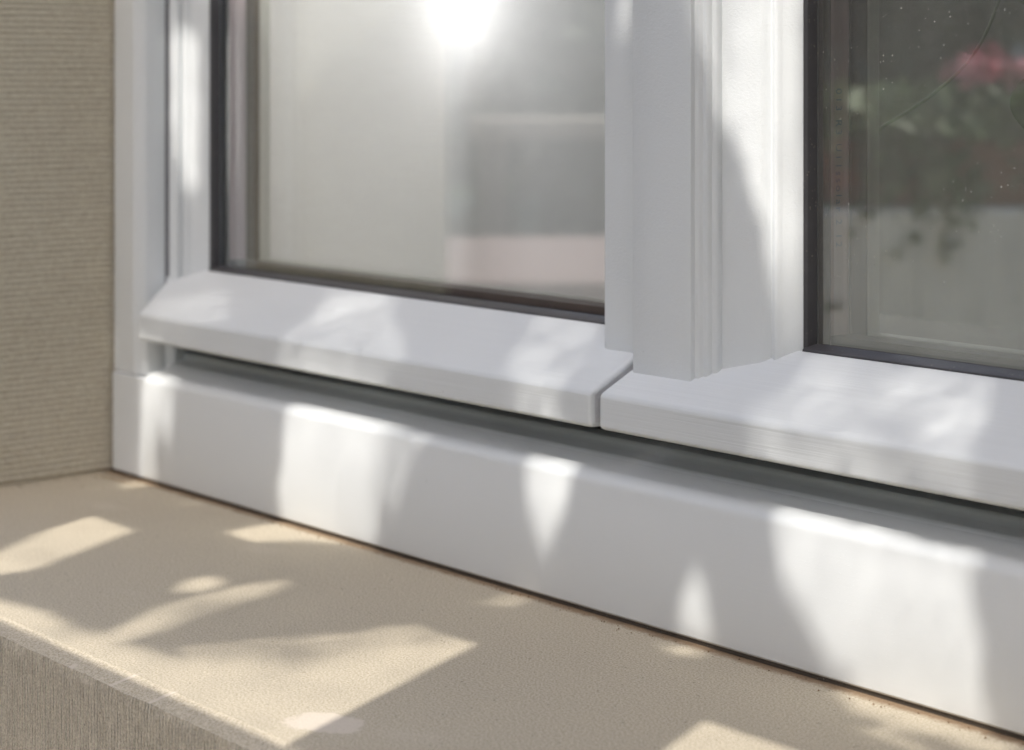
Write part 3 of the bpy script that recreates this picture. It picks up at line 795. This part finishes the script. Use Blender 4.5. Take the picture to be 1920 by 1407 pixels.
def canopy():
    rng = np.random.default_rng(8)
    DT = 1.45; ORG = Vector((0.4, 0.0, 0.1))
    cell = 0.003
    u0, u1, v0, v1 = -0.54, 0.50, -0.31, 0.27
    nu = int((u1 - u0) / cell); nv = int((v1 - v0) / cell)
    gu = u0 + (np.arange(nu) + .5) * cell; gv = v0 + (np.arange(nv) + .5) * cell
    GU, GV = np.meshgrid(gu, gv, indexing='ij')
    T = np.zeros((nu, nv))
    for s_, amt, poly in LIT:
        p0, n = SURF[s_]
        q = [unproj(x, y, p0, n) - ORG for x, y in poly]
        q = [(a.dot(U), a.dot(V)) for a in q]
        ins = np.zeros_like(T, bool); j = len(q) - 1
        for i in range(len(q)):
            xi, yi = q[i]; xj, yj = q[j]
            if abs(yj - yi) > 1e-9:
                ins ^= ((yi > GV) != (yj > GV)) & (GU < (xj - xi) * (GV - yi) / (yj - yi) + xi)
            j = i
        T[ins] = np.maximum(T[ins], amt)
    T = np.where(T >= .99, .93, T); TP = T.copy(); T = np.where(T > 0, 1.0, 0.0)      # near bough: holes only
    cov = np.zeros_like(T, bool)
    full = T > 0.5
    leaves = []
    def outline(L, w):           # half-widths along the leaf axis
        s_ = np.linspace(0, 1, 6); return s_, w * 0.5 * np.sin(np.pi * np.clip(s_ * .96 + .03, 0, 1)) ** .8
    def stamp(cu, cv, ang, L, w, allow):
        r = L * .5 + cell
        i0 = max(0, int((cu - r - u0) / cell)); i1 = min(nu, int((cu + r - u0) / cell) + 2)
        j0 = max(0, int((cv - r - v0) / cell)); j1 = min(nv, int((cv + r - v0) / cell) + 2)
        if i1 <= i0 or j1 <= j0: return False
        a = GU[i0:i1, j0:j1] - cu; b = GV[i0:i1, j0:j1] - cv
        x = (a * math.cos(ang) + b * math.sin(ang)) / L + .5; y = np.abs(-a * math.sin(ang) + b * math.cos(ang))
        m = (x > 0) & (x < 1) & (y < w * .5 * np.sin(np.pi * np.clip(x * .96 + .03, 0, 1)) ** .8)
        if not allow and (m & (T[i0:i1, j0:j1] > 0)).any(): return False
        if allow and (m & full[i0:i1, j0:j1]).any(): return False
        new = m & ~cov[i0:i1, j0:j1]
        if new.sum() < 0.12 * max(1, m.sum()): return False
        cov[i0:i1, j0:j1] |= m
        leaves.append((cu, cv, ang, L, w)); return True
    for L, tries in ((.075, 9000), (.05, 9000), (.032, 14000), (.02, 20000), (.013, 24000)):
        idx = np.argwhere(~cov & (T == 0))
        if not len(idx): break
        pick = idx[rng.integers(0, len(idx), tries)]
        for (i, j) in pick:
            if cov[i, j]: continue
            stamp(gu[i] + rng.normal(0, .001), gv[j] + rng.normal(0, .001), rng.uniform(0, 6.28), L * rng.uniform(.8, 1.2), L * rng.uniform(.5, .66), False)
    near = len(leaves)
    # the higher, finer bough: small leaves thin the light inside some of the holes
    cov[:] = False; full[:] = False; T = TP
    part = np.where((TP > 0) & (TP < .8), TP, 0.0)
    for _ in range(8):                                   # widen the thin-leaved zones past the hole edges
        g2 = part.copy()
        for ax_, sh in ((0, 1), (0, -1), (1, 1), (1, -1)): g2 = np.maximum(g2, np.roll(part, sh, ax_))
        part = np.where((part == 0) & (TP == 0), g2, part)
    T = TP = np.where(TP == 0, part, TP)
    for amt in sorted(set(np.unique(TP)) - {0.0, 1.0}):
        reg = (TP == amt); tot = reg.sum(); idx = np.argwhere(reg); c = 0
        while (cov & reg).sum() < (1 - amt) * tot and c < 12000:
            i, j = idx[rng.integers(0, len(idx))]; c += 1
            L = rng.uniform(.008, .013)
            stamp(gu[i], gv[j], rng.uniform(0, 6.28), L, L * .62, True)
    # build the leaves
    v = []; f = []; rn = random.Random(4)
    ns = 4
    for li, (cu, cv, ang, L, w) in enumerate(leaves):
        dep = (DT if li < near else 3.3) + rn.uniform(-.09, .09)
        c = ORG + U * cu + V * cv - LDIR * dep
        ax = U * math.cos(ang) + V * math.sin(ang); sd_ = -U * math.sin(ang) + V * math.cos(ang)
        tilt = rn.uniform(-.35, .35)
        b0 = len(v)
        for k in range(ns + 1):
            s_ = k / ns; hw = w * .5 * math.sin(math.pi * min(1, s_ * .96 + .03)) ** .8
            p = c + ax * (L * (s_ - .5)) + LDIR * (tilt * L * (s_ - .5) + .1 * L * math.sin(math.pi * s_))
            for m in (-1, 0, 1):
                q = p + sd_ * (hw * m) - LDIR * (.25 * hw * abs(m)); v.append((q.x, q.y, q.z))
        for k in range(ns):
            a = b0 + k * 3; f += [(a, a + 1, a + 4, a + 3), (a + 1, a + 2, a + 5, a + 4)]
    print('canopy leaves', len(leaves), 'cover', float(cov[T == 0].mean()))
    me = bpy.data.meshes.new('foliage'); me.from_pydata(v, [], f); me.update()
    t = NT('tree_leaf'); P = t.pos()
    col = t.mix(t.noise(P, 30, 3), (0.05, 0.085, 0.03), (0.10, 0.14, 0.06))
    df = t.new('ShaderNodeBsdfDiffuse'); tl = t.new('ShaderNodeBsdfTranslucent'); t.l(col, df.inputs[0]); t.l(col, tl.inputs[0])
    mx = t.new('ShaderNodeMixShader'); mx.inputs[0].default_value = .35; t.l(df.outputs[0], mx.inputs[1]); t.l(tl.outputs[0], mx.inputs[2])
    t.l(mx.outputs[0], t.out.inputs['Surface'])
    cc = ORG - LDIR * DT
    tree = empty('overhanging_tree', (2.6, cc.y - .9, -0.95))
    tag(tree, 'leafy garden tree whose low bough dapples the window and sill', 'tree')
    o = link('crown', me, t.m, tree, True); tag(o, kind='stuff')
    tx, ty = 2.6, cc.y - .9
    tube('trunk', [(tx, ty, -.95), (tx - .05, ty + .05, .3), (tx - .1, ty + .15, 1.1), (tx - .1, ty + .2, 2.2)], [.11, .09, .075, .05], M_BARK, tree, 14)
    def lp(u_, v_, dd=.12): p = ORG + U * u_ + V * v_ - LDIR * (DT + dd); return (p.x, p.y, p.z)
    tube('limb', [(tx - .1, ty + .15, 1.1), lp(1.0, .35, .3), lp(.55, .28), lp(.2, .28), lp(-.3, .27), lp(-.54, .26)], [.05, .035, .022, .016, .01, .006], M_BARK, tree, 10)
    tube('limb', [(tx - .1, ty + .15, .95), lp(1.0, -.1, .3), lp(.55, -.31), lp(.1, -.32), lp(-.54, -.31)], [.045, .03, .018, .012, .006], M_BARK, tree, 10)
canopy()
